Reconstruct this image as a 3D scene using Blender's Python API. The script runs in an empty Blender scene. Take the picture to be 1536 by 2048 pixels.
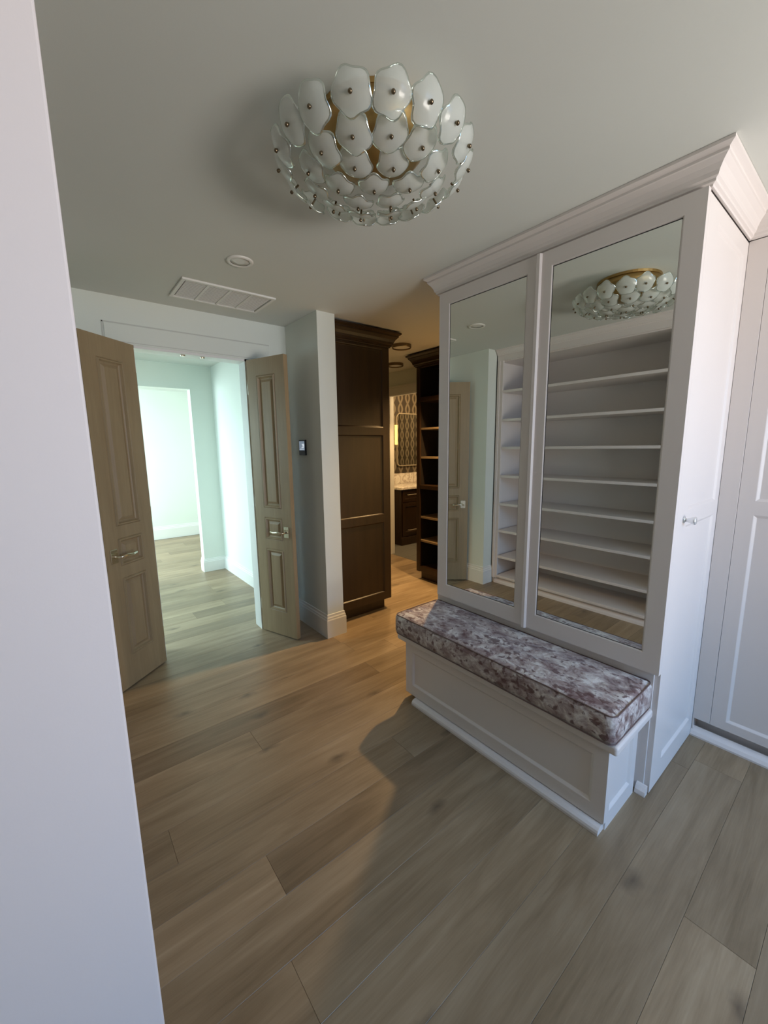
import bpy, bmesh, math, random
from mathutils import Matrix, Vector, noise
S = bpy.context.scene
COL = S.collection
PI = math.pi
random.seed(7)

# ------------------------------------------------------------------ camera
YAW, PITCH, ROLL, FPX = .8945, .1606, -.0136, 807.6
CAMZ = 1.62
def make_camera():
    f = Vector((math.cos(YAW)*math.cos(PITCH), math.sin(YAW)*math.cos(PITCH), -math.sin(PITCH)))
    r = Vector((math.sin(YAW), -math.cos(YAW), 0)); u = r.cross(f)
    c, s = math.cos(ROLL), math.sin(ROLL)
    r2 = c*r+s*u; u2 = -s*r+c*u
    m = Matrix((r2, u2, -f)).transposed().to_4x4(); m.translation = (0, 0, CAMZ)
    cd = bpy.data.cameras.new('camera'); cd.sensor_fit = 'VERTICAL'
    cd.sensor_height = 36; cd.lens = FPX/2048*36; cd.clip_start = .02
    o = bpy.data.objects.new('camera', cd); o.matrix_world = m
    COL.objects.link(o); S.camera = o
make_camera()

# ------------------------------------------------------------------ world, exposure, big lights
S.view_settings.view_transform = 'Standard'; S.view_settings.look = 'None'
S.view_settings.gamma = 1; S.view_settings.use_curve_mapping = False
S.view_settings.exposure = -0.12
w = bpy.data.worlds.new('world'); S.world = w; w.use_nodes = True
w.node_tree.nodes['Background'].inputs[0].default_value = (.62, .80, 1, 1)
w.node_tree.nodes['Background'].inputs[1].default_value = .3

def area(name, loc, target, size, power, color, spread=180):
    l = bpy.data.lights.new(name, 'AREA'); l.shape = 'RECTANGLE'; l.size, l.size_y = size
    l.energy = power; l.color = color; l.spread = math.radians(spread)
    o = bpy.data.objects.new(name, l); o.location = loc
    d = Vector(target)-Vector(loc); o.rotation_euler = d.to_track_quat('-Z', 'Y').to_euler()
    COL.objects.link(o); return o
def point(name, loc, power, color, r=.04):
    l = bpy.data.lights.new(name, 'POINT'); l.energy = power; l.color = color; l.shadow_soft_size = r
    o = bpy.data.objects.new(name, l); o.location = loc; COL.objects.link(o); return o

H = 2.648
# daylight through the window behind the camera: cool sky from above, warm ground bounce from below
area('window_sky_light', (1.75, -2.95, 2.05), (1.6, 0, -.1), (1.7, .8), 36, (.27, .55, 1), 100)
area('window_ground_light', (1.75, -2.95, 1.05), (1.5, 0, 3.2), (1.7, .8), 50, (1, .92, .85), 100)
# daylight of the vestibule and of the room beyond
area('vestibule_window_light', (-1.12, 4.5, 1.75), (.75, 4.4, 0), (1.7, 1.4), 55, (.64, .90, 1), 140)
area('far_room_window_light', (-1.12, 6.9, 1.6), (1.2, 7.2, .5), (1.8, 1.7), 145, (.76, .95, 1), 160)
# warm lamp hanging in the passage behind the mirrored cabinet
def spot(name, loc, power, color, size, blend, r):
    l = bpy.data.lights.new(name, 'SPOT'); l.energy = power; l.color = color; l.shadow_soft_size = r
    l.spot_size = math.radians(size); l.spot_blend = blend
    o = bpy.data.objects.new(name, l); o.location = loc; COL.objects.link(o); return o
spot('passage_lamp_light', (3.18, 2.64, 2.44), 215, (1, .63, .27), 136, .75, .035)

point('bathroom_lamp_light', (4.75, 4.25, 2.25), 60, (1, .66, .33), .15)

# ------------------------------------------------------------------ helpers
def mat(name, col=(.8, .8, .8), rough=.5, metal=0, **k):
    m = bpy.data.materials.new(name); m.use_nodes = True
    b = m.node_tree.nodes['Principled BSDF']
    b.inputs['Base Color'].default_value = (*col, 1); b.inputs['Roughness'].default_value = rough
    b.inputs['Metallic'].default_value = metal
    for n, v in k.items(): b.inputs[n.replace('_', ' ')].default_value = v
    return m
class NT:
    def __init__(s, m): s.t = m.node_tree; s.b = s.t.nodes['Principled BSDF']
    def n(s, typ, **k):
        o = s.t.nodes.new(typ)
        for a, v in k.items(): setattr(o, a, v)
        return o
    def l(s, a, b): s.t.links.new(a, b)
    def math(s, op, a, b=None, c=None):
        o = s.n('ShaderNodeMath', operation=op)
        for i, v in enumerate((a, b, c)):
            if v is None: continue
            if isinstance(v, (int, float)): o.inputs[i].default_value = v
            else: s.l(v, o.inputs[i])
        return o.outputs[0]
    def ramp(s, src, stops):
        o = s.n('ShaderNodeValToRGB'); e = o.color_ramp.elements
        while len(e) < len(stops): e.new(.5)
        for i, (p, c) in enumerate(stops): e[i].position = p; e[i].color = (*c, 1)
        s.l(src, o.inputs[0]); return o.outputs[0]
    def mapping(s, src, scale, loc=(0, 0, 0)):
        o = s.n('ShaderNodeMapping'); o.inputs['Scale'].default_value = scale; o.inputs['Location'].default_value = loc
        s.l(src, o.inputs[0]); return o.outputs[0]
    def noise(s, vec, scale, detail=3, rough=.55, dist=0):
        o = s.n('ShaderNodeTexNoise'); o.inputs['Scale'].default_value = scale; o.inputs['Detail'].default_value = detail
        o.inputs['Roughness'].default_value = rough; o.inputs['Distortion'].default_value = dist
        s.l(vec, o.inputs['Vector']); return o.outputs['Fac']
    def mix(s, f, a, b, mode='MIX'):
        o = s.n('ShaderNodeMix', data_type='RGBA', blend_type=mode)
        for i, v in ((0, f), (6, a), (7, b)):
            if isinstance(v, (int, float)): o.inputs[i].default_value = v
            elif isinstance(v, tuple): o.inputs[i].default_value = (*v, 1)
            else: s.l(v, o.inputs[i])
        return o.outputs[2]
    def bump(s, h, strength, dist=.002):
        o = s.n('ShaderNodeBump'); o.inputs['Strength'].default_value = strength; o.inputs['Distance'].default_value = dist
        s.l(h, o.inputs['Height']); s.l(o.outputs[0], s.b.inputs['Normal'])
    def pos(s): return s.n('ShaderNodeNewGeometry').outputs['Position']

def paint(name, col, rough, bump=.15, scale=180):
    m = mat(name, col, rough); t = NT(m); p = t.pos()
    t.bump(t.noise(p, scale, 2), bump, .0006)
    v = t.noise(p, 1.3, 2)
    t.l(t.mix(v, tuple(c*.97 for c in col), tuple(min(1, c*1.03) for c in col)), t.b.inputs['Base Color'])
    return m
def wood(name, dark, light, rough, axis, gscale=1.0, bump=.1, contrast=1.0):
    m = mat(name, light, rough); t = NT(m)
    tc = t.n('ShaderNodeTexCoord').outputs['Object']
    sc = [22, 22, 22]; sc[axis] = 1.6
    v = t.mapping(tc, [s*gscale for s in sc])
    n1 = t.noise(v, 1.0, 6, .6, .8)
    sc2 = [120, 120, 120]; sc2[axis] = 3
    n2 = t.noise(t.mapping(tc, sc2), 1, 3, .6)
    f = t.math('ADD', t.math('MULTIPLY', n1, .75), t.math('MULTIPLY', n2, .25))
    t.l(t.ramp(f, [(.5-.22/contrast, dark), (.5+.2/contrast, light)]), t.b.inputs['Base Color'])
    t.bump(f, bump, .001)
    return m

M = {}
M['cab'] = paint('cabinet_paint', (.80, .74, .71), .38, .04, 90)
M['wall'] = paint('wall_paint', (.77, .81, .74), .6)
M['stub'] = paint('near_wall_paint', (.86, .79, .785), .62)
M['ceil'] = paint('ceiling_paint', (.70, .72, .675), .75, .25, 120)
M['trim'] = paint('trim_paint', (.82, .82, .78), .4, .03)
M['oak'] = wood('bleached_oak', (.285, .205, .112), (.37, .275, .155), .5, 2, 1, .06)
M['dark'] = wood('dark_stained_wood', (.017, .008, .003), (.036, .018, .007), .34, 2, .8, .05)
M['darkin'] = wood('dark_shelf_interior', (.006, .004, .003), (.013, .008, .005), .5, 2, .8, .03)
M['shelfedge'] = wood('dark_shelf_edge', (.20, .14, .075), (.30, .215, .125), .4, 0, .8, .03)
M['mirrorframe'] = mat('champagne_frame', (.42, .36, .26), .45, .3)
M['brass'] = mat('aged_brass', (.48, .31, .12), .34, 1)
M['brassdark'] = mat('bronze_pin', (.22, .17, .11), .3, 1)
M['nickel'] = mat('satin_nickel', (.72, .66, .54), .24, 1)
M['chrome'] = mat('polished_chrome', (.80, .82, .84), .22, .55)
M['mirror'] = mat('silvered_mirror', (.80, .83, .79), .0, 1)
M['black'] = mat('black_plastic', (.012, .013, .016), .25)
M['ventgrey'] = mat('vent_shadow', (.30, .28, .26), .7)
M['seam'] = mat('plank_seam', (.13, .10, .07), .8)
M['plaster_line'] = mat('caulk_line', (.60, .62, .57), .8)
M['gap'] = mat('dark_gap', (.03, .028, .027), .8)
M['plate'] = mat('outlet_plate', (.62, .66, .66), .35)

def floor_mat():
    m = mat('oak_floor_boards', rough=.42); t = NT(m)
    pos = t.pos(); oi = t.n('ShaderNodeObjectInfo').outputs['Random']
    comb = t.n('ShaderNodeCombineXYZ')
    t.l(t.math('MULTIPLY', oi, 37.0), comb.inputs[0]); t.l(t.math('MULTIPLY', oi, 91.0), comb.inputs[1])
    va = t.n('ShaderNodeVectorMath', operation='ADD'); t.l(pos, va.inputs[0]); t.l(comb.outputs[0], va.inputs[1]); v = va.outputs[0]
    g1 = t.noise(t.mapping(v, (1.1, 11, 1)), 1.0, 5, .62, 1.3)
    g2 = t.noise(t.mapping(v, (5, 130, 1)), 1.0, 3, .6, .2)
    cl = t.noise(t.mapping(v, (1.6, 3.2, 1)), 1.0, 3, .5, .4)
    f = t.math('ADD', t.math('ADD', t.math('MULTIPLY', g1, .52), t.math('MULTIPLY', g2, .16)), t.math('MULTIPLY', cl, .32))
    base = t.ramp(f, [(.34, (.195, .138, .080)), (.50, (.295, .218, .136)), (.66, (.39, .302, .200))])
    # per plank tint
    tint = t.ramp(oi, [(0, (.76, .73, .70)), (.35, (.93, .92, .90)), (.7, (1.02, 1.0, .97)), (1, (1.20, 1.18, 1.16))])
    base = t.mix(1.0, base, tint, 'MULTIPLY')
    # knots
    vo = t.n('ShaderNodeTexVoronoi'); vo.inputs['Scale'].default_value = 1; vo.voronoi_dimensions = '2D'
    dv = t.n('ShaderNodeVectorMath', operation='ADD')
    nz = t.n('ShaderNodeTexNoise'); nz.inputs['Scale'].default_value = 14
    t.l(v, nz.inputs['Vector'])
    sc = t.n('ShaderNodeVectorMath', operation='SCALE'); sc.inputs['Scale'].default_value = .05; t.l(nz.outputs['Color'], sc.inputs[0])
    t.l(v, dv.inputs[0]); t.l(sc.outputs[0], dv.inputs[1])
    t.l(t.mapping(dv.outputs[0], (1.5, 3.4, 0)), vo.inputs['Vector'])
    kn = t.math('SMOOTH_MIN', t.math('MULTIPLY', vo.outputs['Distance'], 9.0), 1.0, .15)
    cell = t.n('ShaderNodeSeparateColor'); t.l(vo.outputs['Color'], cell.inputs[0])
    on = t.math('GREATER_THAN', cell.outputs[0], .62)
    k = t.math('MULTIPLY', t.math('SUBTRACT', 1.0, kn), on)
    k = t.math('MAXIMUM', k, 0.0)
    base = t.mix(t.math('MINIMUM', t.math('MULTIPLY', k, .85), .8), base, (.10, .070, .045))
    t.l(base, t.b.inputs['Base Color'])
    t.l(t.math('ADD', t.math('MULTIPLY', f, .18), .29), t.b.inputs['Roughness'])
    t.bump(f, .22, .0012)
    return m
M['floor'] = floor_mat()

def cushion_mat():
    m = mat('crushed_velvet', rough=.62, Sheen_Weight=.35, Sheen_Roughness=.4); t = NT(m); p = t.pos()
    n1 = t.noise(t.mapping(p, (17, 12, 17)), 1.0, 5, .66, .5)
    n2 = t.noise(t.mapping(p, (40, 30, 34), (3, 1, 7)), 1.0, 3, .5, .3)
    n3 = t.noise(t.mapping(p, (5, 4, 5), (9, 2, 3)), 1.0, 2, .5, .3)
    c = t.ramp(n1, [(.36, (.22, .14, .135)), (.50, (.43, .35, .335)), (.64, (.76, .72, .69))])
    blot = t.ramp(t.math('ADD', t.math('MULTIPLY', n2, .72), t.math('MULTIPLY', n3, .28)),
                  [(.53, (0, 0, 0)), (.59, (1, 1, 1))])
    c2 = t.mix(t.math('MULTIPLY', blot, .85), c, (.115, .048, .045))
    t.l(c2, t.b.inputs['Base Color'])
    t.bump(t.math('ADD', n1, n2), .8, .008)
    return m
M['velvet'] = cushion_mat()
M['piping'] = mat('cushion_piping', (.17, .11, .10), .6)

def glass_mat():
    m = mat('frosted_cast_glass', (.90, .93, .90), .22, IOR=1.45, Coat_Weight=.6, Coat_Roughness=.08)
    t = NT(m); out = m.node_tree.nodes['Material Output']
    t.b.inputs['Transmission Weight'].default_value = .0
    tr = t.n('ShaderNodeBsdfTranslucent'); tr.inputs[0].default_value = (.92, .95, .92, 1)
    tp = t.n('ShaderNodeBsdfTransparent'); tp.inputs[0].default_value = (.93, .95, .93, 1)
    m1 = t.n('ShaderNodeMixShader'); m1.inputs[0].default_value = .45; t.l(t.b.outputs[0], m1.inputs[1]); t.l(tr.outputs[0], m1.inputs[2])
    lw = t.n('ShaderNodeLayerWeight'); lw.inputs[0].default_value = .35
    fac = t.math('SUBTRACT', .50, t.math('MULTIPLY', lw.outputs['Facing'], .30))
    m2 = t.n('ShaderNodeMixShader'); t.l(fac, m2.inputs[0]); t.l(m1.outputs[0], m2.inputs[1]); t.l(tp.outputs[0], m2.inputs[2])
    t.l(m2.outputs[0], out.inputs[0]); return m
M['glass'] = glass_mat()
def rim_mat():
    m = mat('clear_glass_rim', (.93, .96, .94), .05, IOR=1.5)
    t = NT(m); out = m.node_tree.nodes['Material Output']
    tp = t.n('ShaderNodeBsdfTransparent'); tp.inputs[0].default_value = (.80, .84, .80, 1)
    gl = t.n('ShaderNodeBsdfGlossy'); gl.inputs[0].default_value = (.95, 1, .98, 1); gl.inputs['Roughness'].default_value = .12
    m2 = t.n('ShaderNodeMixShader'); m2.inputs[0].default_value = .5
    t.l(gl.outputs[0], m2.inputs[1]); t.l(tp.outputs[0], m2.inputs[2]); t.l(m2.outputs[0], out.inputs[0]); return m
M['rim'] = rim_mat()
def marble():
    m = mat('veined_marble', rough=.18); t = NT(m); p = t.pos()
    n = t.noise(p, 5, 6, .6, 2.2)
    v = t.math('ABSOLUTE', t.math('SUBTRACT', n, .5))
    t.l(t.ramp(v, [(0, (.42, .34, .28)), (.035, (.72, .66, .58)), (.14, (.84, .80, .74))]), t.b.inputs['Base Color']); return m
M['marble'] = marble()
def wallpaper():
    m = mat('ogee_wallpaper', rough=.45); t = NT(m)
    s = t.n('ShaderNodeSeparateXYZ'); t.l(t.pos(), s.inputs[0])
    u = t.math('MULTIPLY', t.math('ADD', s.outputs[0], s.outputs[1]), 6.0)
    wv = t.math('MULTIPLY', t.math('SINE', t.math('MULTIPLY', s.outputs[2], 16.0)), .25)
    a = t.math('PINGPONG', t.math('ADD', u, wv), .5)
    b = t.math('PINGPONG', t.math('SUBTRACT', u, wv), .5)
    d = t.math('MINIMUM', a, b)
    c = t.ramp(d, [(.0, (.21, .175, .12)), (.10, (.18, .145, .10)), (.14, (.05, .038, .026))])
    t.l(c, t.b.inputs['Base Color']); return m
M['paper'] = wallpaper()
M['tile'] = paint('grey_stone_tile', (.12, .118, .108), .45)
def emis(name, col, st):
    m = mat(name, col, .5); b = m.node_tree.nodes['Principled BSDF']
    b.inputs['Emission Color'].default_value = (*col, 1); b.inputs['Emission Strength'].default_value = st; return m
M['screen'] = emis('thermostat_screen', (.30, .38, .48), .55)
M['screentext'] = emis('thermostat_digits', (.85, .92, 1), .9)
M['sconce'] = emis('lit_sconce_shade', (1, .70, .20), 1.3)
M['bulb'] = mat('light_lens', (.80, .80, .76), .3)

def bx(bm, x0, y0, z0, x1, y1, z1):
    if x0 > x1: x0, x1 = x1, x0
    if y0 > y1: y0, y1 = y1, y0
    if z0 > z1: z0, z1 = z1, z0
    v = [bm.verts.new(c) for c in ((x0,y0,z0),(x1,y0,z0),(x1,y1,z0),(x0,y1,z0),(x0,y0,z1),(x1,y0,z1),(x1,y1,z1),(x0,y1,z1))]
    for f in ((0,3,2,1),(4,5,6,7),(0,1,5,4),(1,2,6,5),(2,3,7,6),(3,0,4,7)): bm.faces.new([v[i] for i in f])
def box(*a, bevel=0, seg=1):
    bm = bmesh.new(); bx(bm, *a)
    if bevel: bmesh.ops.bevel(bm, geom=bm.edges[:], offset=bevel, segments=seg, affect='EDGES', profile=.5)
    return bm
def boxes(l, bevel=0):
    bm = bmesh.new()
    for a in l: bx(bm, *a)
    if bevel: bmesh.ops.bevel(bm, geom=bm.edges[:], offset=bevel, segments=1, affect='EDGES')
    return bm
def sweep(path, prof, closed=False):
    """prof: closed outline of (out, z); out is to the right of the path direction."""
    bm = bmesh.new(); P = [Vector((p[0], p[1])) for p in path]; n = len(P); rings = []
    for i in range(n):
        dirs = []
        if i > 0: dirs.append((P[i]-P[i-1]).normalized())
        if i < n-1: dirs.append((P[i+1]-P[i]).normalized())
        nr = [Vector((d.y, -d.x)) for d in dirs]
        if len(nr) == 2:
            b = (nr[0]+nr[1]); o = b/ (b.dot(nr[0])) if b.length > 1e-6 else nr[0]
        else: o = nr[0]
        rings.append([bm.verts.new((P[i].x+o.x*a, P[i].y+o.y*a, z)) for a, z in prof])
    k = len(prof)
    for i in range(n-1):
        for j in range(k):
            bm.faces.new((rings[i][j], rings[i][(j+1) % k], rings[i+1][(j+1) % k], rings[i+1][j]))
    bm.faces.new(rings[0][::-1]); bm.faces.new(rings[-1])
    bmesh.ops.recalc_face_normals(bm, faces=bm.faces[:])
    return bm
def lathe(prof, seg=24, axis='Z'):
    bm = bmesh.new(); rings = []
    for r, z in prof:
        rings.append([bm.verts.new((r*math.cos(2*PI*i/seg), r*math.sin(2*PI*i/seg), z)) for i in range(seg)] if r > 1e-5 else [bm.verts.new((0, 0, z))])
    for a, b in zip(rings, rings[1:]):
        for i in range(seg):
            j = (i+1) % seg
            if len(a) == 1 and len(b) == 1: continue
            if len(a) == 1: bm.faces.new((a[0], b[i], b[j]))
            elif len(b) == 1: bm.faces.new((a[i], a[j], b[0]))
            else: bm.faces.new((a[i], a[j], b[j], b[i]))
    bmesh.ops.recalc_face_normals(bm, faces=bm.faces[:])
    if axis == 'Y-': bmesh.ops.rotate(bm, verts=bm.verts[:], matrix=Matrix.Rotation(PI/2, 3, 'X'))
    return bm
def tube(pts, r, seg=8, bm=None):
    bm = bm or bmesh.new(); P = [Vector(p) for p in pts]; rings = []
    rr = r if isinstance(r, (list, tuple)) else [r]*len(P)
    up = None
    for i, p in enumerate(P):
        d = (P[min(i+1, len(P)-1)]-P[max(i-1, 0)]).normalized()
        if up is None: up = Vector((0, 0, 1)) if abs(d.z) < .9 else Vector((1, 0, 0))
        a = d.cross(up).normalized(); b = a.cross(d).normalized(); up = b
        rings.append([bm.verts.new(p+(a*math.cos(2*PI*k/seg)+b*math.sin(2*PI*k/seg))*rr[i]) for k in range(seg)])
    for a, b in zip(rings, rings[1:]):
        for k in range(seg): bm.faces.new((a[k], a[(k+1) % seg], b[(k+1) % seg], b[k]))
    bm.faces.new(rings[0][::-1]); bm.faces.new(rings[-1])
    bmesh.ops.recalc_face_normals(bm, faces=bm.faces[:])
    return bm
def framed(x0, z0, x1, z1, t, openings, steps, two_sided=False, edge=0.0):
    """Slab in local XZ, front face at y=0 facing -Y, thickness t towards +Y.
    openings: rects; steps: [(inset, depth)...] profile into each opening (depth towards +Y)."""
    bm = bmesh.new()
    xs = sorted({x0, x1, *[o[0] for o in openings], *[o[2] for o in openings]})
    zs = sorted({z0, z1, *[o[1] for o in openings], *[o[3] for o in openings]})
    def side(y, sgn):
        cache = {}
        def V(x, z):
            k = (round(x, 5), round(z, 5))
            if k not in cache: cache[k] = bm.verts.new((x, y, z))
            return cache[k]
        for a, b in zip(xs, xs[1:]):
            for c, d in zip(zs, zs[1:]):
                mx, mz = (a+b)/2, (c+d)/2
                if any(o[0] < mx < o[2] and o[1] < mz < o[3] for o in openings): continue
                bm.faces.new((V(a, c), V(b, c), V(b, d), V(a, d)))
        for o in openings:
            prev = [(o[0], o[1]), (o[2], o[1]), (o[2], o[3]), (o[0], o[3])]
            pv = [bm.verts.new((p[0], y, p[1])) for p in prev]
            for ins, dep in steps:
                cur = [(o[0]+ins, o[1]+ins), (o[2]-ins, o[1]+ins), (o[2]-ins, o[3]-ins), (o[0]+ins, o[3]-ins)]
                cv = [bm.verts.new((p[0], y+sgn*dep, p[1])) for p in cur]
                for i in range(4): bm.faces.new((pv[i], pv[(i+1) % 4], cv[(i+1) % 4], cv[i]))
                pv = cv
            bm.faces.new(pv)
    side(0, 1)
    if two_sided: side(t, -1)
    else: bm.faces.new([bm.verts.new(c) for c in ((x0, t, z0), (x1, t, z0), (x1, t, z1), (x0, t, z1))])
    for a, b in (((x0, z0), (x1, z0)), ((x1, z0), (x1, z1)), ((x1, z1), (x0, z1)), ((x0, z1), (x0, z0))):
        bm.faces.new([bm.verts.new(c) for c in ((a[0], 0, a[1]), (b[0], 0, b[1]), (b[0], t, b[1]), (a[0], t, a[1]))])
    bmesh.ops.remove_doubles(bm, verts=bm.verts[:], dist=1e-5)
    bmesh.ops.recalc_face_normals(bm, faces=bm.faces[:])
    return bm
def xf(bm, m): bmesh.ops.transform(bm, matrix=m, verts=bm.verts[:]); return bm
def face_mx(x):      # local slab (front -Y) -> facing -X at plane x; local x runs towards -Y
    return Matrix.Translation((x, 0, 0)) @ Matrix(((0, 1, 0, 0), (-1, 0, 0, 0), (0, 0, 1, 0), (0, 0, 0, 1)))
def face_px(x):      # facing +X at plane x; local x runs towards +Y
    return Matrix.Translation((x, 0, 0)) @ Matrix(((0, -1, 0, 0), (1, 0, 0, 0), (0, 0, 1, 0), (0, 0, 0, 1)))
def joinbm(*bs):
    r = bmesh.new()
    for b in bs:
        me = bpy.data.meshes.new('tmp'); b.to_mesh(me); r.from_mesh(me); bpy.data.meshes.remove(me); b.free()
    return r

def obj(name, bm, m, parent=None, world=True, smooth=False, label=None):
    """Link one mesh object. world=True: vertices are world coordinates (re-based on the parent's frame)."""
    if parent is not None and world: xf(bm, WM[parent.name].inverted())
    me = bpy.data.meshes.new(name)
    if smooth:
        for f in bm.faces: f.smooth = True
    bm.to_mesh(me); bm.free(); me.materials.append(M[m])
    o = bpy.data.objects.new(name, me); COL.objects.link(o)
    WM[o.name] = WM[parent.name].copy() if parent is not None else Matrix()
    if parent is not None: o.parent = parent
    if label: o['label'] = label
    return o
WM = {}
def thing(name, label, cat, loc=(0, 0, 0), rotz=0, group=None, kind=None):
    o = bpy.data.objects.new(name, None); COL.objects.link(o); o.empty_display_size = .1
    o.location = loc; o.rotation_euler = (0, 0, rotz)
    WM[o.name] = Matrix.Translation(loc) @ Matrix.Rotation(rotz, 4, 'Z')
    if label: o['label'] = label
    if cat: o['category'] = cat
    if group: o['group'] = group
    if kind: o['kind'] = kind
    return o
def struct(name, bm, m, label=None, cat=None, parent=None):
    o = obj(name, bm, m, parent)
    if parent is None:
        o['kind'] = 'structure'
        if label: o['label'] = label
        if cat: o['category'] = cat
    return o

# ------------------------------------------------------------------ floor
PW = .188
fl = struct('floor', box(-3.2, -3.1, -.10, 6.2, 8.5, -.014), 'seam', 'wide-plank light oak floor running through the rooms', 'floor')
def planks():
    cache = {}
    def plank(xa, xb, ya, yb):
        L = round(xb-xa, 3); W = round(yb-ya, 3); g = .0003
        if (L, W) not in cache:
            bm = bmesh.new(); bx(bm, g, g, -.014, L-g, W-g, 0)
            top = [e for e in bm.edges if all(abs(v.co.z) < 1e-6 for v in e.verts)]
            bmesh.ops.bevel(bm, geom=top, offset=.0008, segments=1, affect='EDGES')
            me = bpy.data.meshes.new('floor_plank'); bm.to_mesh(me); bm.free(); me.materials.append(M['floor']); cache[(L, W)] = me
        o = bpy.data.objects.new('floor_plank', cache[(L, W)]); o.location = (xa, ya, 0); o.parent = fl; COL.objects.link(o)
    joints = {0: 1.52, 4: .408, 6: .482, 11: 1.66, 5: 1.9, 3: -.3, 2: 2.3, 1: .3, 7: 1.3, 8: .2, 9: 2.2, 10: .7}
    rng = random.Random(5)
    k0 = -13
    for k in range(k0, 44):
        y0 = .075+PW*k; y1 = y0+PW
        if y0 > 8.1: break
        xmin, xmax = -1.0, 3.83
        if k < -5: xmin, xmax = -1.0, 2.7
        if y0 > 5.5: xmin, xmax = -2.4, 2.6
        elif y0 > 3.5: xmin = -2.4
        if y0 > 8.2: y1 = 8.2
        j = joints.get(k, rng.uniform(-.4, 2.0)); xs = [j]
        while xs[0] > xmin: xs.insert(0, xs[0]-2.1)
        while xs[-1] < xmax: xs.append(xs[-1]+2.1)
        xs[0] = xmin; xs[-1] = xmax
        if len(xs) > 2 and xs[-1]-xs[-2] < .15: xs.pop(-2)
        for a, b in zip(xs, xs[1:]): plank(a, b, y0, y1)
planks()
# grey stone tiles of the bathroom, parts of its own floor slab
bf = struct('floor_bathroom', box(3.83, 3.1, -.014, 6.1, 5.6, -.008), 'seam', 'grey stone tile floor beyond the passage doorway', 'floor')
tm = None
for i in range(4):
    for j in range(8):
        xa = 3.832+i*.6; ya = 3.12+j*.3
        if tm is None:
            b = box(0, 0, -.008, .596, .296, .001, bevel=.0015); tm = bpy.data.meshes.new('floor_tile'); b.to_mesh(tm); b.free(); tm.materials.append(M['tile'])
        o = bpy.data.objects.new('floor_tile', tm); o.location = (xa, ya, 0); o.parent = bf; COL.objects.link(o)

# ------------------------------------------------------------------ shell
struct('ceiling', box(-3.2, -3.1, H, 6.2, 8.5, H+.12), 'ceil', 'plain matte off-white ceiling', 'ceiling')
DY = 3.40; DX0, DX1, DZ = .49, 1.305, 2.34
struct('wall_back', boxes([(-.48, DY, 0, DX0, DY+.13, H), (DX1, DY, 0, 1.66, DY+.13, H), (DX0, DY, DZ, DX1, DY+.13, H), (-2.6, DY, 0, -.48, DY+.13, H)]), 'wall',
       'off-white wall holding the open double doors', 'wall')
struct('wall_right_return', box(1.66, 2.855, 0, 1.82, 5.6, H), 'wall', 'short off-white wall end carrying the thermostat', 'wall')
struct('wall_left_return', box(-.02, 2.85, 0, .13, DY, H), 'wall', 'short wall beside the left door leaf, seen in the mirror', 'wall')
struct('wall_left', box(-.62, .93, 0, -.52, DY, H), 'wall', 'wall behind the white shelving', 'wall')
struct('wall_left_near', box(-2.9, .80, 0, .046, .925, H, bevel=.004, seg=3), 'stub', 'pale pinkish-white wall edge filling the left side of the photo', 'wall')
struct('wall_inner_back', boxes([(1.39, 5.56, 0, 1.66, 5.69, H), (.30, 5.56, 2.355, 1.39, 5.69, H), (-2.6, 5.56, 0, .30, 5.69, H)]), 'wall', 'vestibule wall with a doorless opening', 'wall')
struct('wall_far', box(-2.6, 8.2, 0, 2.7, 8.3, H), 'wall', 'bright far wall of the last room', 'wall')
struct('wall_far_right', box(2.6, 5.69, 0, 2.7, 8.2, H), 'wall', 'right wall of the far bright room', 'wall')
# left wall of the vestibule and far room with two window openings
struct('wall_far_left', boxes([(-1.3, 3.53, 0, -1.2, 3.6, H), (-1.3, 5.4, 0, -1.2, 5.95, H), (-1.3, 7.85, 0, -1.2, 8.2, H),
                               (-1.3, 3.6, 0, -1.2, 5.4, .4), (-1.3, 3.6, 2.5, -1.2, 5.4, H), (-1.3, 5.95, 0, -1.2, 7.85, .4), (-1.3, 5.95, 2.5, -1.2, 7.85, H)]), 'wall', 'window wall of the vestibule', 'wall')
struct('wall_passage_end', box(1.82, 5.3, 0, 3.83, 5.42, H), 'wall', 'end wall of the warm-lit passage', 'wall')
struct('wall_passage_right', boxes([(3.83, 1.78, 0, 3.89, 3.72, H), (3.83, 4.60, 0, 3.89, 5.42, H), (3.83, 3.72, 2.335, 3.89, 4.60, H)]), 'wall', 'passage wall with the bathroom doorway', 'wall')
struct('wall_passage_front', box(2.618, .56, 0, 3.83, 1.80, H), 'wall', 'wall behind the mirrored cabinet', 'wall')
struct('wall_bathroom_back', box(3.89, 5.42, 0, 6.1, 5.52, H), 'paper', 'taupe ogee-patterned wallpaper wall above the vanity', 'wall')
struct('wall_bathroom_front', box(3.89, 3.0, 0, 6.1, 3.1, H), 'paper', 'wallpapered wall opposite the vanity', 'wall')
struct('wall_bathroom_right', box(6.0, 3.1, 0, 6.1, 5.42, H), 'paper', 'wallpapered wall at the end of the bathroom', 'wall')
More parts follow.
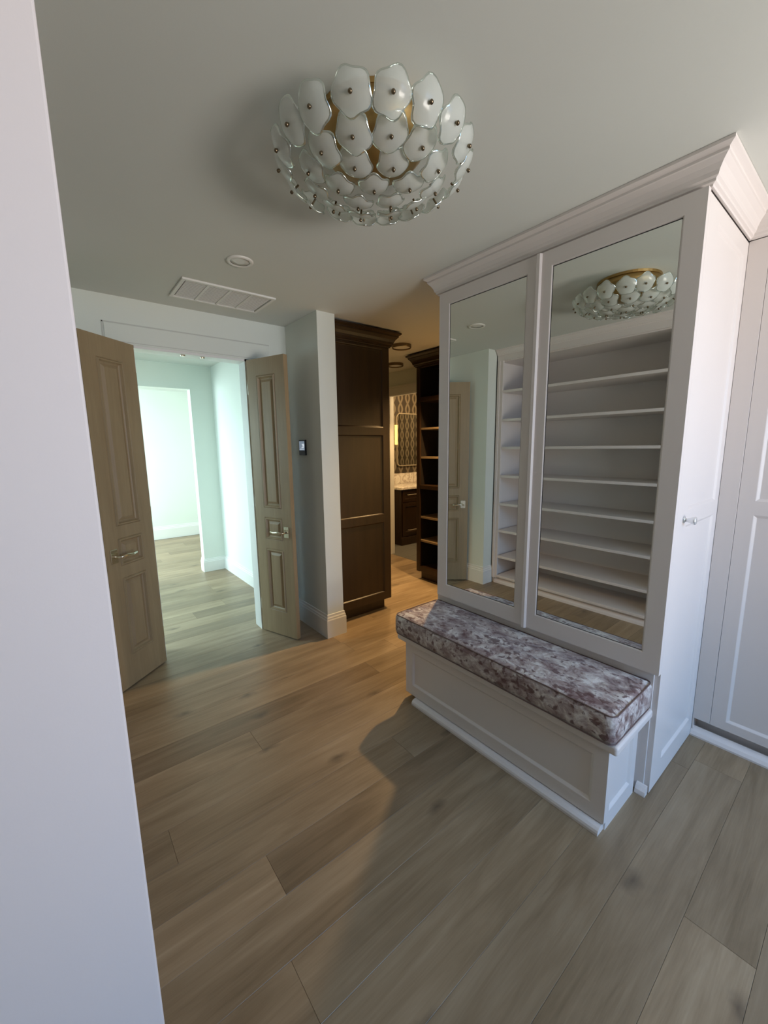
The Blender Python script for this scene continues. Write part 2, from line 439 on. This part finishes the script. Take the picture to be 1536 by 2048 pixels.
# room behind the camera
struct('wall_south', boxes([(-2.9, -2.9, 0, .85, -2.8, H), (2.61, -2.9, 0, 3.3, -2.8, H), (.85, -2.9, 0, 2.61, -2.8, .6), (.85, -2.9, 2.45, 2.61, -2.8, H)]), 'wall', 'window wall behind the camera', 'wall')
struct('wall_west', box(-3.0, -2.9, 0, -2.9, .925, H), 'wall', 'left wall of the dressing area', 'wall')
wf = thing('window_1', 'white framed window behind the camera', 'window', (1.73, -2.85, .6), kind='structure')
obj('window_frame', boxes([(.85, -2.89, .6, .91, -2.81, 2.45), (2.55, -2.89, .6, 2.61, -2.81, 2.45), (.91, -2.89, .6, 2.55, -2.81, .66), (.91, -2.89, 2.39, 2.55, -2.81, 2.45)]), 'trim', wf)

# baseboards
BB = [(0, 0), (.017, 0), (.017, .155), (.013, .165), (.013, .176), (.008, .186), (.007, .204), (0, .206)]
def base(name, path, label, h=1.0):
    return struct(name, sweep(path, [(a, z*h) for a, z in BB]), 'trim', label, 'baseboard')
base('baseboard_right', [(1.82, 2.98), (1.82, 2.855), (1.66, 2.855), (1.66, DY)][::-1], 'tall white baseboard wrapping the wall end under the thermostat')
base('baseboard_left', [(.13, DY), (.13, 2.85), (-.02, 2.85)][::-1], 'tall white baseboard around the short left wall')
base('baseboard_inner', [(1.39, 5.69), (1.39, 5.56), (1.66, 5.56), (1.66, DY+.13)], 'white baseboard of the vestibule corner', .85)
base('baseboard_far', [(-2.5, 8.2), (2.6, 8.2)], 'white baseboard of the bright far room', 1.15)

# door lining and the flat band over the double doors
struct('trim_1', boxes([(DX0, DY-.004, 0, DX0+.018, DY+.134, DZ), (DX1-.018, DY-.004, 0, DX1, DY+.134, DZ), (DX0, DY-.004, DZ-.018, DX1, DY+.134, DZ)]), 'trim', 'white jamb lining of the double doorway', 'door lining')
tb = struct('trim_2', boxes([(.345, DY-.005, DZ, 1.50, DY, 2.47)], .002), 'wall', 'flat painted band above the double doorway', 'trim')
obj('caulk_line', boxes([(.335, DY-.003, 2.47, 1.505, DY-.0005, 2.478), (.332, DY-.003, DZ+.02, .342, DY-.0005, 2.478), (.36, DY-.0065, DZ+.012, 1.48, DY-.0045, DZ+.016)]), 'plaster_line', tb)
for cx in (.83, .97):
    obj('roller_catch', xf(lathe([(0, .006), (.016, .006), (.018, 0), (.018, -.003), (0, -.003)], 12), Matrix.Translation((cx, DY+.03, DZ-.022)) @ Matrix.Rotation(PI, 4, 'X') @ Matrix.Diagonal((1, .7, 1, 1))), 'nickel', tb)
# bathroom doorway casing
struct('trim_3', boxes([(3.815, 4.59, 0, 3.83, 4.69, 2.43), (3.815, 3.62, 2.335, 3.83, 4.59, 2.43), (3.83, 4.59, 0, 3.89, 4.60, 2.335), (3.83, 3.72, 2.325, 3.89, 4.59, 2.335), (3.808, 3.6, 2.43, 3.83, 4.71, 2.452)], .002), 'trim', 'cream casing around the bathroom doorway', 'door casing')

# ------------------------------------------------------------------ double doors
OAK_STEPS = [(.004, .003), (.010, -.006), (.017, -.006), (.024, .008), (.031, .013), (.037, .013), (.056, .003)]
LW = .415
def door_leaf(name, label, hinge, ang, lside):
    """local x from hinge to free edge; face -Y local is the visible one if lside=1."""
    t = thing(name, label, 'door', (hinge[0], hinge[1], 0), ang, kind='structure')
    W = LW; sgn = lside
    op = [(.105, .225, W-.105, .775), (.105, .855, W-.105, 1.045), (.105, 1.125, W-.105, 2.195)]
    bm = framed(0, .012, W, 2.325, .04, op, OAK_STEPS, two_sided=True)
    if lside < 0: xf(bm, Matrix.Translation((0, -.04, 0)))
    obj('door_slab', bm, 'oak', t, world=False)
    # lever sets on both faces
    for face in (-1, 1):
        y0 = (0 if face < 0 else .04) - (0 if lside > 0 else .04)
        hx, hz = W-.058, .935
        pb = box(hx-.027, y0+face*.008 if face > 0 else y0-.008, hz-.046, hx+.027, y0 if face < 0 else y0, hz+.046, bevel=.002)
        pl = obj('escutcheon', pb, 'nickel', t, world=False)
        yy = y0+face*.008
        lv = tube([(hx, yy, hz), (hx, yy+face*.022, hz), (hx, yy+face*.040, hz), (hx-.012, yy+face*.050, hz), (hx-.05, yy+face*.052, hz+.004), (hx-.09, yy+face*.052, hz-.002), (hx-.128, yy+face*.050, hz+.004)],
                  [.010, .008, .0085, .0095, .010, .0095, .008], 10)
        obj('lever', lv, 'nickel', pl, world=False, smooth=True)
    for hz in (.25, 1.17, 2.1):
        obj('hinge', boxes([(-.006, (.002 if lside > 0 else -.038)+.0, hz-.045, .001, (.038 if lside > 0 else -.002), hz+.045)], .001), 'nickel', t, world=False)
    return t
# left leaf: hinge (.497,3.32) -> free (.18,3.06);   visible face looks to the right/front
a1 = math.atan2(3.055-3.322, .178-.495)
door_leaf('door_1', 'left leaf of the bleached-oak double doors, swung open towards the near wall', (.495, 3.322), a1, -1)
a2 = math.atan2(2.965-3.366, 1.430-1.288)
door_leaf('door_2', 'right leaf of the bleached-oak double doors, open beside the thermostat wall', (1.288, 3.366), a2, 1)

# ------------------------------------------------------------------ mirrored cabinet
CX, CY0, CY1 = 1.975, .525, 1.872
FX = 1.945
CROWN = [(0, -.110), (.008, -.110), (.010, -.103), (.018, -.099), (.019, -.090), (.026, -.084), (.030, -.070), (.040, -.052), (.054, -.036), (.058, -.033), (.058, -.024), (.066, -.018), (.075, -.012), (.075, -.001), (0, -.001)]
def crown(path, z, k=1.0): return sweep(path, [(a*k, z+b*k) for a, b in CROWN])
BASEM = [(0, 0), (.032, 0), (.032, .006), (.028, .022), (.016, .036), (.006, .044), (0, .044)]
cab = thing('mirrored_cabinet', 'tall off-white cabinet with two mirrored doors behind the cushioned bench', 'cabinet', (2.36, 1.2, 0))
obj('body', boxes([(CX, CY0+.022, .0, 2.617, CY1, H-.02)], .001), 'cab', cab)
MZ0, MZ1 = .697, 2.466
def mdoor(ya, yb, ma, mb):
    # local x runs toward -Y : local = -y
    fr = xf(framed(-yb, .612, -ya, 2.535, .028, [(-mb, MZ0, -ma, MZ1)], [(.004, .003), (.006, .006)]), face_mx(FX))
    d = obj('door', fr, 'cab', cab)
    obj('mirror', boxes([(FX+.0045, ma+.008, MZ0+.008, FX+.0058, mb-.008, MZ1-.008)]), 'mirror', d, label='mirror pane')
    g = .0035
    obj('shadow_gap', boxes([(FX+.0040, ma+.0055, MZ1-.0095, FX+.0056, mb-.0055, MZ1-.0065), (FX+.004, ma+.0055, MZ0+.0062, FX+.0056, mb-.0055, MZ0+.0088), (FX+.004, mb-.0085, MZ0+.006, FX+.0056, mb-.0058, MZ1-.006)]), 'gap', d)
mdoor(CY0-.003, 1.178, .590, 1.118)
mdoor(1.184, 1.848, 1.245, 1.770)
obj('astragal', joinbm(xf(sweep([(0, 0), (0, 1.0)], [(-.014, 0), (-.014, .006), (-.008, .014), (.008, .014), (.014, .006), (.014, 0)]), Matrix(((0, 0, -1, FX+.001), (1, 0, 0, 1.183), (0, 1.925, 0, .608), (0, 0, 0, 1))))), 'cab', cab)
obj('crown_molding', crown([(2.617, CY1), (CX, CY1), (CX, CY0), (2.616, CY0)], H), 'cab', cab)
# side door with two recessed panels and a glass knob
CABSTEPS = [(.003, .0015), (.013, .009), (.015, .0095)]
sd = framed(CX+.010, .003, 2.6172, 2.530, .022, [(2.115, .115, 2.555, 1.262), (2.115, 1.330, 2.555, 2.462)], CABSTEPS)
sdo = obj('side_door', xf(sd, Matrix.Translation((0, CY0, 0))), 'cab', cab)
kb = lathe([(0, 0), (.016, 0), (.0165, .003), (.009, .006), (.0075, .012), (.010, .020), (.015, .032), (.0175, .040), (.016, .044), (0, .045)], 20, 'Y-')
obj('knob', xf(kb, Matrix.Translation((2.075, CY0, 1.292))), 'chrome', sdo, label='clear glass and chrome knob', smooth=True)
obj('corner_molding', sweep([(CX, .572), (CX, CY0+.004)], BASEM), 'cab', cab)

# ------------------------------------------------------------------ bench
bench = thing('bench', 'off-white panelled storage bench under the velvet cushion, in front of the mirrors', 'bench', (1.79, 1.2, 0))
BXF, BY0, BY1 = 1.620, .575, 1.812
obj('body', boxes([(BXF+.018, BY0+.018, .038, CX-.001, BY1, .392), (BXF+.04, BY0+.018, 0, CX-.001, 1.735, .038)]), 'cab', bench)
obj('front_panel', xf(framed(-BY1, .038, -BY0, .392, .018, [(-1.752, .105, -.632, .335)], CABSTEPS), face_mx(BXF)), 'cab', bench)
obj('side_panel', xf(framed(BXF+.018, 0, 1.935, .392, .018, [(1.665, .075, 1.885, .335)], CABSTEPS), Matrix.Translation((0, BY0, 0))), 'cab', bench)
obj('seat_board', box(1.592, .536, .392, CX-.001, 1.868, .434, bevel=.012, seg=4), 'cab', bench, smooth=False)
obj('shoe_molding', sweep([(BXF, 1.722), (BXF, .582)], [(-.02, 0), (.036, 0), (.036, .012), (.032, .022), (.022, .030), (.010, .033), (-.02, .033)]), 'cab', bench)

# cushion: pillowy box with slight wrinkles
def cushion():
    x0, x1, y0, y1, z0, z1 = 1.578, 1.972, .548, 1.872, .4345, .566
    nx, ny, nz = 24, 70, 8
    bm = bmesh.new(); V = {}
    def P(i, j, k):
        key = (i, j, k)
        if key in V: return V[key]
        u, v, w_ = i/nx*2-1, j/ny*2-1, k/nz*2-1
        hx, hy, hz = (x1-x0)/2, (y1-y0)/2, (z1-z0)/2
        p = Vector((u*hx, v*hy, w_*hz)); r = .022
        q = Vector((max(-hx+r, min(hx-r, p.x)), max(-hy+r, min(hy-r, p.y)), max(-hz+r, min(hz-r, p.z))))
        d = p-q
        if d.length > 1e-6:
            n = d.normalized(); p = q+n*r if d.length > r*.5 else p
            # keep flat faces on their plane
            if sum(abs(c) > 1e-6 for c in d) == 1: p = q+d.normalized()*r
        crown_ = (1-u*u)*(1-v**6)
        if k == nz: p.z += .010*crown_
        nzv = noise.noise(Vector((p.x*16, p.y*7, p.z*10)))*.0035+noise.noise(Vector((p.x*50, p.y*28, 3)))*.0016
        if k == nz: p.z += nzv*2.0*min(1, 3*(1-abs(u)))
        if i == 0: p.x -= abs(nzv)*.8+.004*(1-w_*w_)
        if j == 0: p.y += nzv*.6-.004*(1-w_*w_)
        c = Vector(((x0+x1)/2, (y0+y1)/2, (z0+z1)/2))
        V[key] = bm.verts.new(c+p); return V[key]
    for k in (0, nz):
        for i in range(nx):
            for j in range(ny): bm.faces.new((P(i, j, k), P(i+1, j, k), P(i+1, j+1, k), P(i, j+1, k)))
    for i in (0, nx):
        for j in range(ny):
            for k in range(nz): bm.faces.new((P(i, j, k), P(i, j+1, k), P(i, j+1, k+1), P(i, j, k+1)))
    for j in (0, ny):
        for i in range(nx):
            for k in range(nz): bm.faces.new((P(i, j, k), P(i+1, j, k), P(i+1, j, k+1), P(i, j, k+1)))
    bmesh.ops.recalc_face_normals(bm, faces=bm.faces[:])
    zl = min(v.co.z for v in bm.verts)
    for v in bm.verts: v.co.z = max(v.co.z, .4345)
    o = obj('seat_cushion', bm, 'velvet', smooth=True)
    o['label'] = 'long bench cushion in mottled grey and maroon crushed velvet'; o['category'] = 'cushion'
    def loop(z, ins, rad):
        r = .03; pts = []
        for cx, cy, a0 in ((x1-r, y1-r, 0), (x0+r, y1-r, 90), (x0+r, y0+r, 180), (x1-r, y0+r, 270)):
            for s in range(6):
                a = math.radians(a0+s*18); pts.append((cx+(r-ins)*math.cos(a), cy+(r-ins)*math.sin(a), z))
        # wavy long edges
        out = []
        for a, b in zip(pts, pts[1:]+pts[:1]):
            n = max(1, int((Vector(b)-Vector(a)).length/.05))
            for s in range(n):
                q = Vector(a).lerp(Vector(b), s/n); q.z += noise.noise(q*9)*.003; out.append(q)
        out.append(out[0]); return tube(out, rad, 6)
    obj('piping', loop(z1-.004, .003, .0030), 'piping', o)
    obj('piping', loop(z0+.006, .001, .0028), 'piping', o)
cushion()

# ------------------------------------------------------------------ closet on the right
clo = thing('closet', 'built-in off-white panelled closet right of the mirrored cabinet', 'closet', (2.9, -.9, 0))
obj('body', boxes([(2.640, -2.78, .10, 3.25, CY0-.001, H-.015), (2.68, -2.78, 0, 3.25, CY0-.001, .10), (2.6185, CY0-.008, 0, 2.68, CY0-.001, .10)]), 'cab', clo)
obj('filler_stile', boxes([(2.6175, .4478, .10, 2.640, CY0-.001, 2.535)], .001), 'cab', clo)
y = .446
for i in range(6):
    wd = .50
    d = xf(framed(-y, .10, -(y-wd), 2.535, .022, [(-(y-.062), .148, -(y-wd+.062), 1.266), (-(y-.062), 1.333, -(y-wd+.062), 2.462)], CABSTEPS), face_mx(2.618))
    do = obj('door', d, 'cab', clo)
    yk = y-wd+.03 if i % 2 == 0 else y-.03
    k_ = xf(lathe([(0, 0), (.016, 0), (.0165, .003), (.009, .006), (.0075, .012), (.010, .020), (.015, .032), (.0175, .040), (.016, .044), (0, .045)], 16), Matrix.Translation((2.618, yk, 1.30)) @ Matrix.Rotation(-PI/2, 4, 'Y'))
    obj('knob', k_, 'chrome', do, smooth=True)
    y -= wd+.004
obj('crown_molding', crown([(2.618, CY0-.01), (2.618, -2.78)], H), 'cab', clo)
obj('base_molding', sweep([(2.640, CY0-.001), (2.640, -2.78)], [(0, 0), (.040, 0), (.040, .010), (.030, .026), (.012, .040), (.006, .046), (0, .046)]), 'cab', clo)

# ------------------------------------------------------------------ white shelving on the left (seen in the mirrors)
shv = thing('shelving', 'white built-in open shelving on the left wall, reflected in the mirrors', 'shelves', (-.26, 1.9, 0))
SX = -.02
obj('carcass', boxes([(-.515, .935, 0, -.495, 2.84, 2.54), (-.495, .935, 0, SX-.02, .965, 2.54), (-.495, 2.81, 0, SX-.02, 2.84, 2.54), (-.495, .935, 2.52, SX-.02, 2.84, 2.54)]), 'cab', shv)
obj('face_frame', boxes([(SX-.02, 2.765, .06, SX, 2.84, 2.53), (SX-.02, .935, .06, SX, .99, 2.53), (SX-.02, .935, 2.53, SX, 2.84, H-.002)], .001), 'cab', shv)
obj('pilaster', boxes([(SX, 2.80, .06, SX+.010, 2.825, 2.53)], .002), 'cab', shv)
obj('crown_molding', crown([(SX, .935), (SX, 2.84)], H, .55), 'cab', shv)
obj('toe_base', boxes([(-.49, .966, 0, SX-.035, 2.809, .075)]), 'cab', shv)
obj('base_molding', sweep([(SX-.035, .966), (SX-.035, 2.809)], BASEM), 'cab', shv)
for z in (.10, .335, .645, .96, 1.28, 1.60, 1.905, 2.215):
    obj('shelf', box(-.494, .966, z-.027, SX-.004 if z > .2 else SX+.004, 2.764 if z > .2 else 2.764, z, bevel=.002), 'cab', shv)

# ------------------------------------------------------------------ dark wardrobe end and dark shelf unit
wr = thing('wardrobe', 'tall dark-stained wood wardrobe beside the thermostat wall end', 'wardrobe', (2.16, 3.8, 0))
WX0, WX1, WY = 1.825, 2.488, 3.0
obj('body', boxes([(WX0, WY+.022, .115, WX1, 4.6, 2.545), (WX0, WY+.07, 0, WX1-.035, 4.6, .115)]), 'dark', wr)
DST = [(.005, .002), (.011, .012), (.014, .013)]
obj('end_panel', xf(framed(WX0, .115, WX1, 2.545, .022, [(1.895, .19, 2.412, .902), (1.895, .975, 2.412, 1.728), (1.895, 1.796, 2.412, 2.49)], DST), Matrix.Translation((0, WY, 0))), 'dark', wr)
obj('crown_molding', crown([(WX0, WY), (WX1, WY), (WX1, 4.6)], H-.012, 1.15), 'dark', wr)
for k in range(3):
    ya = WY+.03+k*.52
    do = obj('door', xf(framed(ya, .125, ya+.515, 2.51, .022, [(ya+.07, .20, ya+.445, 1.27), (ya+.07, 1.36, ya+.445, 2.44)], DST), face_px(WX1+.022)), 'dark', wr)
su = thing('shelf_unit', 'dark-stained open shelf unit across the passage, half hidden by the mirrored cabinet', 'shelves', (3.57, 2.8, 0))
UX, UY0, UY1 = 3.326, 2.30, 3.515
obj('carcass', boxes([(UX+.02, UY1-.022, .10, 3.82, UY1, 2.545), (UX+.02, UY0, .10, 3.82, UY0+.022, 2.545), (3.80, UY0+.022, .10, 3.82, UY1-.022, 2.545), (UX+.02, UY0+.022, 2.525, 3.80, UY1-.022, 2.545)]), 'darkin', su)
obj('face_frame', boxes([(UX, UY1-.055, .10, UX+.02, UY1, 2.545), (UX, UY0, .10, UX+.02, UY0+.055, 2.545), (UX, UY0+.055, 2.49, UX+.02, UY1-.055, 2.545)], .001), 'dark', su)
obj('side_skin', boxes([(UX+.02, UY1, .10, 3.82, UY1+.004, 2.545)]), 'dark', su)
obj('toe_kick', boxes([(UX+.055, UY0, 0, 3.80, UY1-.03, .10)]), 'dark', su)
obj('crown_molding', crown([(3.80, UY1), (UX, UY1), (UX, UY0)], H-.012, 1.2), 'dark', su)
for z, fx, th, m in ((.165, 0, .06, 'dark'), (.495, .03, .024, 'shelfedge'), (.785, .03, .024, 'shelfedge'), (1.165, .0, .045, 'dark'), (1.495, .05, .022, 'shelfedge'), (1.83, .05, .022, 'shelfedge'), (2.17, 0, .050, 'dark')):
    obj('shelf', boxes([(UX+fx, UY0+.056 if fx == 0 else UY0+.023, z-th, 3.799, UY1-.056 if fx == 0 else UY1-.023, z)], .0015), m, su)

# ------------------------------------------------------------------ vanity, counter, mirror, sconce
va = thing('vanity_cabinet', 'dark-stained vanity cabinet seen through the bathroom doorway', 'cabinet', (4.9, 5.14, 0))
VX0, VX1, VY = 4.272, 5.75, 4.874
obj('body', boxes([(VX0+.004, VY+.022, .11, VX1, 5.41, .925), (VX0+.05, VY+.07, 0, VX1, 5.41, .11)]), 'dark', va)
obj('base_rail', boxes([(VX0, VY-.006, 0, VX1, VY+.022, .135), (VX0, VY+.022, 0, VX0+.03, 5.40, .135)], .004), 'dark', va)
obj('side_panel', xf(framed(-5.40, .135, -VY, .925, .004, [(-5.34, .20, -VY-.06, .86)], [(.004, .001), (.010, .003)]), face_mx(VX0)), 'dark', va)
for xa, xb in ((VX0+.03, VX0+.50), (VX0+.51, VX0+.98), (VX0+.99, VX1-.01)):
    dr = obj('drawer', xf(framed(xa, .72, xb, .905, .026, [(xa+.05, .765, xb-.05, .86)], DST), Matrix.Translation((0, VY-.004, 0))), 'dark', va)
    obj('handle', tube([((xa+xb)/2-.13, VY-.004, .838), ((xa+xb)/2-.13, VY-.03, .838), ((xa+xb)/2+.13, VY-.03, .838), ((xa+xb)/2+.13, VY-.004, .838)], .006, 8), 'mirrorframe', dr, label='satin nickel bar pull')
    do = obj('door', xf(framed(xa, .15, xb, .71, .026, [(xa+.06, .215, xb-.06, .645)], DST), Matrix.Translation((0, VY-.004, 0))), 'dark', va)
    obj('handle', tube([((xa+xb)/2-.12, VY-.004, .25), ((xa+xb)/2-.12, VY-.03, .25), ((xa+xb)/2+.12, VY-.03, .25), ((xa+xb)/2+.12, VY-.004, .25)], .006, 8), 'mirrorframe', do, label='satin nickel bar pull')
ct = obj('countertop', box(VX0-.03, VY-.03, .927, VX1+.02, 5.415, .965, bevel=.004, seg=2), 'marble')
ct['label'] = 'cream veined marble countertop on the dark vanity'; ct['category'] = 'countertop'
obj('backsplash', box(VX0-.03, 5.393, .966, VX1+.02, 5.416, 1.150, bevel=.002), 'marble', ct)
wm = thing('wall_mirror', 'rounded rectangular silver-framed mirror above the vanity', 'mirror', (5.05, 5.41, 1.77))
def rrect(x0, z0, x1, z1, r, y, n=6):
    pts = []
    for cx, cz, a0 in ((x1-r, z1-r, 0), (x0+r, z1-r, 90), (x0+r, z0+r, 180), (x1-r, z0+r, 270)):
        for s in range(n+1):
            a = math.radians(a0+90*s/n); pts.append(Vector((cx+r*math.cos(a), y, cz+r*math.sin(a))))
    return pts
def ring_frame(x0, z0, x1, z1, r, w_, y0, y1):
    bm = bmesh.new(); A = rrect(x0, z0, x1, z1, r, y0); B = rrect(x0+w_, z0+w_, x1-w_, z1-w_, max(.01, r-w_), y0)
    vs = [[bm.verts.new(p) for p in A], [bm.verts.new(p) for p in B], [bm.verts.new((p.x, y1, p.z)) for p in B], [bm.verts.new((p.x, y1, p.z)) for p in A]]
    n = len(A)
    for a, b in ((0, 1), (1, 2), (2, 3), (3, 0)):
        for i in range(n): bm.faces.new((vs[a][i], vs[a][(i+1) % n], vs[b][(i+1) % n], vs[b][i]))
    bmesh.ops.recalc_face_normals(bm, faces=bm.faces[:]); return bm
obj('mirror_frame', ring_frame(4.625, 1.275, 5.42, 2.19, .09, .016, 5.385, 5.418), 'mirrorframe', wm)
bm = bmesh.new(); bm.faces.new([bm.verts.new(p) for p in rrect(4.637, 1.287, 5.408, 2.178, .08, 5.402)]); r_ = bmesh.ops.extrude_face_region(bm, geom=bm.faces[:]); bmesh.ops.translate(bm, verts=[g for g in r_['geom'] if isinstance(g, bmesh.types.BMVert)], vec=(0, .012, 0)); bmesh.ops.recalc_face_normals(bm, faces=bm.faces[:])
obj('mirror', bm, 'mirror', wm)
sc = thing('wall_sconce', 'glowing amber cylinder sconce left of the vanity mirror', 'lamp', (4.575, 5.42, 1.8))
obj('back_plate', box(4.55, 5.405, 1.72, 4.60, 5.419, 1.90, bevel=.003), 'nickel', sc)
obj('arm', tube([(4.575, 5.405, 1.78), (4.575, 5.36, 1.78)], .006), 'nickel', sc)
obj('shade', xf(lathe([(0, 0), (.026, 0), (.026, .33), (0, .33)], 20), Matrix.Translation((4.575, 5.34, 1.65))), 'sconce', sc)

# ------------------------------------------------------------------ ceiling fittings
def downlight(name, label, x, y, r, group=None):
    t = thing(name, label, 'ceiling light', (x, y, H))
    obj('trim_ring', lathe([(r*.72, -.006), (r*.80, -.010), (r*.97, -.008), (r, -.003), (r, -.0005), (r*.72, -.0005)], 40), 'trim', t, world=False, smooth=True)
    obj('lens', lathe([(0, -.0015), (r*.30, -.0030), (r*.70, -.0045), (r*.72, -.001), (0, -.001)], 32), 'bulb', t, world=False, smooth=True)
    return t
downlight('recessed_light', 'white round recessed light in the ceiling between glass fixture and vent', .917, 2.39, .072)
def disc_light(label, x, y, r, glow):
    spot('disc_light_glow', (x, y, H-.045), glow, (1, .62, .27), 96, .5, .06)
    t = thing('disc_light', label, 'ceiling light', (x, y, H), group='flat disc lights on the passage ceiling')
    obj('rim', lathe([(r*.90, -.030), (r*.97, -.034), (r, -.028), (r, -.0005), (r*.90, -.0005)], 40), 'brassdark', t, world=False, smooth=False)
    obj('diffuser', lathe([(0, -.026), (r*.6, -.027), (r*.90, -.022), (r*.90, -.002), (0, -.002)], 32), 'bulb', t, world=False)
disc_light('round disc light on the passage ceiling beside the wardrobe crown', 2.894, 3.281, .10, 14)
disc_light('smaller-looking disc light deeper on the passage ceiling', 3.46, 4.04, .10, 130)
ve = thing('ceiling_vent', 'long white air-return grille with four louvred sections above the double doors', 'vent', (1.01, 2.985, H))
VA, VB, VC, VD = .712, 2.80, 1.312, 3.165
xs = [VA+.022+(VC-VA-.044-.0)*i/4 for i in range(5)]
fr = [(VA, VB, H-.012, VC, VB+.022, H), (VA, VD-.022, H-.012, VC, VD, H), (VA, VB+.022, H-.012, VA+.022, VD-.022, H), (VC-.022, VB+.022, H-.012, VC, VD-.022, H)]
for x in xs[1:-1]: fr.append((x-.008, VB+.022, H-.011, x+.008, VD-.022, H))
obj('frame', boxes(fr, .0015), 'trim', ve)
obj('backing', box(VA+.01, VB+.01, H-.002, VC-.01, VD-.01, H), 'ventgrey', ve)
sl = bmesh.new(); n = 22
for i in range(n):
    yy = VB+.026+(VD-VB-.052)*i/(n-1)
    for a, b in zip(xs, xs[1:]):
        bx(sl, a+.008, yy-.004, H-.008, b-.008, yy+.001, H-.006); 
s_ = obj('louvres', sl, 'trim', ve); s_['kind'] = 'stuff'

# glass petal flush mount
chx, chy = .922, 1.178
ch = thing('glass_ceiling_light', 'large flush ceiling light of overlapping frosted glass petals on a brass dome', 'ceiling light', (chx, chy, H))
obj('canopy', lathe([(0, -.019), (.172, -.019), (.180, -.014), (.182, -.0005), (0, -.0005)], 40), 'brass', ch, world=False, smooth=False)
obj('dome', lathe([(.0, -.118), (.08, -.114), (.14, -.100), (.165, -.074), (.180, -.045), (.184, -.020), (.17, -.018), (.14, -.018)], 40), 'brass', ch, world=False, smooth=True)
def petal_mesh(seed, R=.0515):
    rg = random.Random(seed); ph = rg.uniform(0, 6.28); k = 5
    amp = rg.uniform(.045, .085); ph2 = rg.uniform(0, 6.28)
    seg = 30
    def rad(a): return R*(1+amp*math.cos(k*a+ph)+.05*math.cos(2*a+ph2))
    bm = bmesh.new(); rows = []
    prof = [(.0, .0), (.3, .0008), (.6, .004), (.82, .009), (.93, .0125), (1.0, .0140), (1.02, .0165), (1.0, .0185), (.93, .0175), (.8, .0135), (.55, .0075), (.25, .0045), (0, .004)]
    # front face towards +Z (outwards), rim bends back
    for f, h in prof:
        if f == 0: rows.append([bm.verts.new((0, 0, -h))])
        else: rows.append([bm.verts.new((rad(2*PI*i/seg)*f*math.cos(2*PI*i/seg), rad(2*PI*i/seg)*f*math.sin(2*PI*i/seg), -h*(1+.25*math.cos(k*2*PI*i/seg+ph)*f))) for i in range(seg)])
    for a, b in zip(rows, rows[1:]):
        for i in range(seg):
            j = (i+1) % seg
            if len(a) == 1: bm.faces.new((a[0], b[i], b[j]))
            elif len(b) == 1: bm.faces.new((a[i], a[j], b[0]))
            else: bm.faces.new((a[i], a[j], b[j], b[i]))
    bmesh.ops.recalc_face_normals(bm, faces=bm.faces[:])
    for f in bm.faces:
        f.smooth = True
        c = f.calc_center_median(); a = math.atan2(c.y, c.x)
        if math.hypot(c.x, c.y) > rad(a)*.90: f.material_index = 1
    me = bpy.data.meshes.new('glass_petal'); bm.to_mesh(me); bm.free(); me.materials.append(M['glass']); me.materials.append(M['rim']); return me
petals = [petal_mesh(s) for s in range(6)]
pinb = lathe([(0, .012), (.004, .011), (.0062, .007), (.005, .003), (.0035, 0), (.0035, -.028), (0, -.028)], 10)
pin = bpy.data.meshes.new('pin'); pinb.to_mesh(pin); pinb.free(); pin.materials.append(M['brassdark'])
for f in pin.polygons: f.use_smooth = True
ri = random.Random(3); idx = 0
# rings: (count, radius, z below ceiling, tilt from straight down, start angle)
for cnt, rr, dz, tilt, st in ((1, .0, -.188, 3, 0), (6, .118, -.183, 14, 22), (12, .212, -.165, 32, 5), (18, .308, -.128, 58, 1)):
    for i in range(cnt):
        a = 2*PI*i/cnt+math.radians(st)+ri.uniform(-.03, .03)
        tl = math.radians(tilt+ri.uniform(-4, 4))
        nrm = Vector((math.cos(a)*math.sin(tl), math.sin(a)*math.sin(tl), -math.cos(tl)))
        q = nrm.to_track_quat('Z', 'Y').to_matrix().to_4x4() @ Matrix.Rotation(ri.uniform(0, 6.28), 4, 'Z')
        m = Matrix.Translation((rr*math.cos(a), rr*math.sin(a), dz+ri.uniform(-.004, .004))) @ q
        o = bpy.data.objects.new('glass_petal', petals[idx % 6]); o.parent = ch; o.matrix_local = m; COL.objects.link(o)
        p = bpy.data.objects.new('pin', pin); p.parent = o; COL.objects.link(p)
        idx += 1

# ------------------------------------------------------------------ thermostat and outlet
th = thing('thermostat', 'small black touchscreen thermostat on the wall end beside the right door leaf', 'thermostat', (1.66, 3.155, 1.62))
obj('housing', box(1.644, 3.098, 1.555, 1.6595, 3.212, 1.685, bevel=.003), 'black', th)
scn = obj('screen', boxes([(1.6432, 3.109, 1.598, 1.6441, 3.201, 1.675)]), 'screen', th, label='lit grey screen')
obj('readout', boxes([(1.6424, 3.112, 1.645, 1.6430, 3.150, 1.651), (1.6424, 3.112, 1.630, 1.6430, 3.142, 1.640), (1.6424, 3.118, 1.618, 1.6430, 3.158, 1.623), (1.6424, 3.118, 1.606, 1.6430, 3.195, 1.609)]), 'screentext', scn)
ol = thing('power_outlet', 'white power outlet low on the vestibule wall', 'outlet', (1.66, 4.50, .44))
obj('cover_plate', box(1.652, 4.465, .38, 1.6595, 4.535, .50, bevel=.002), 'plate', ol)
for z in (.415, .465): obj('socket', boxes([(1.6505, 4.482, z-.016, 1.6525, 4.518, z+.016)], .001), 'trim', ol)
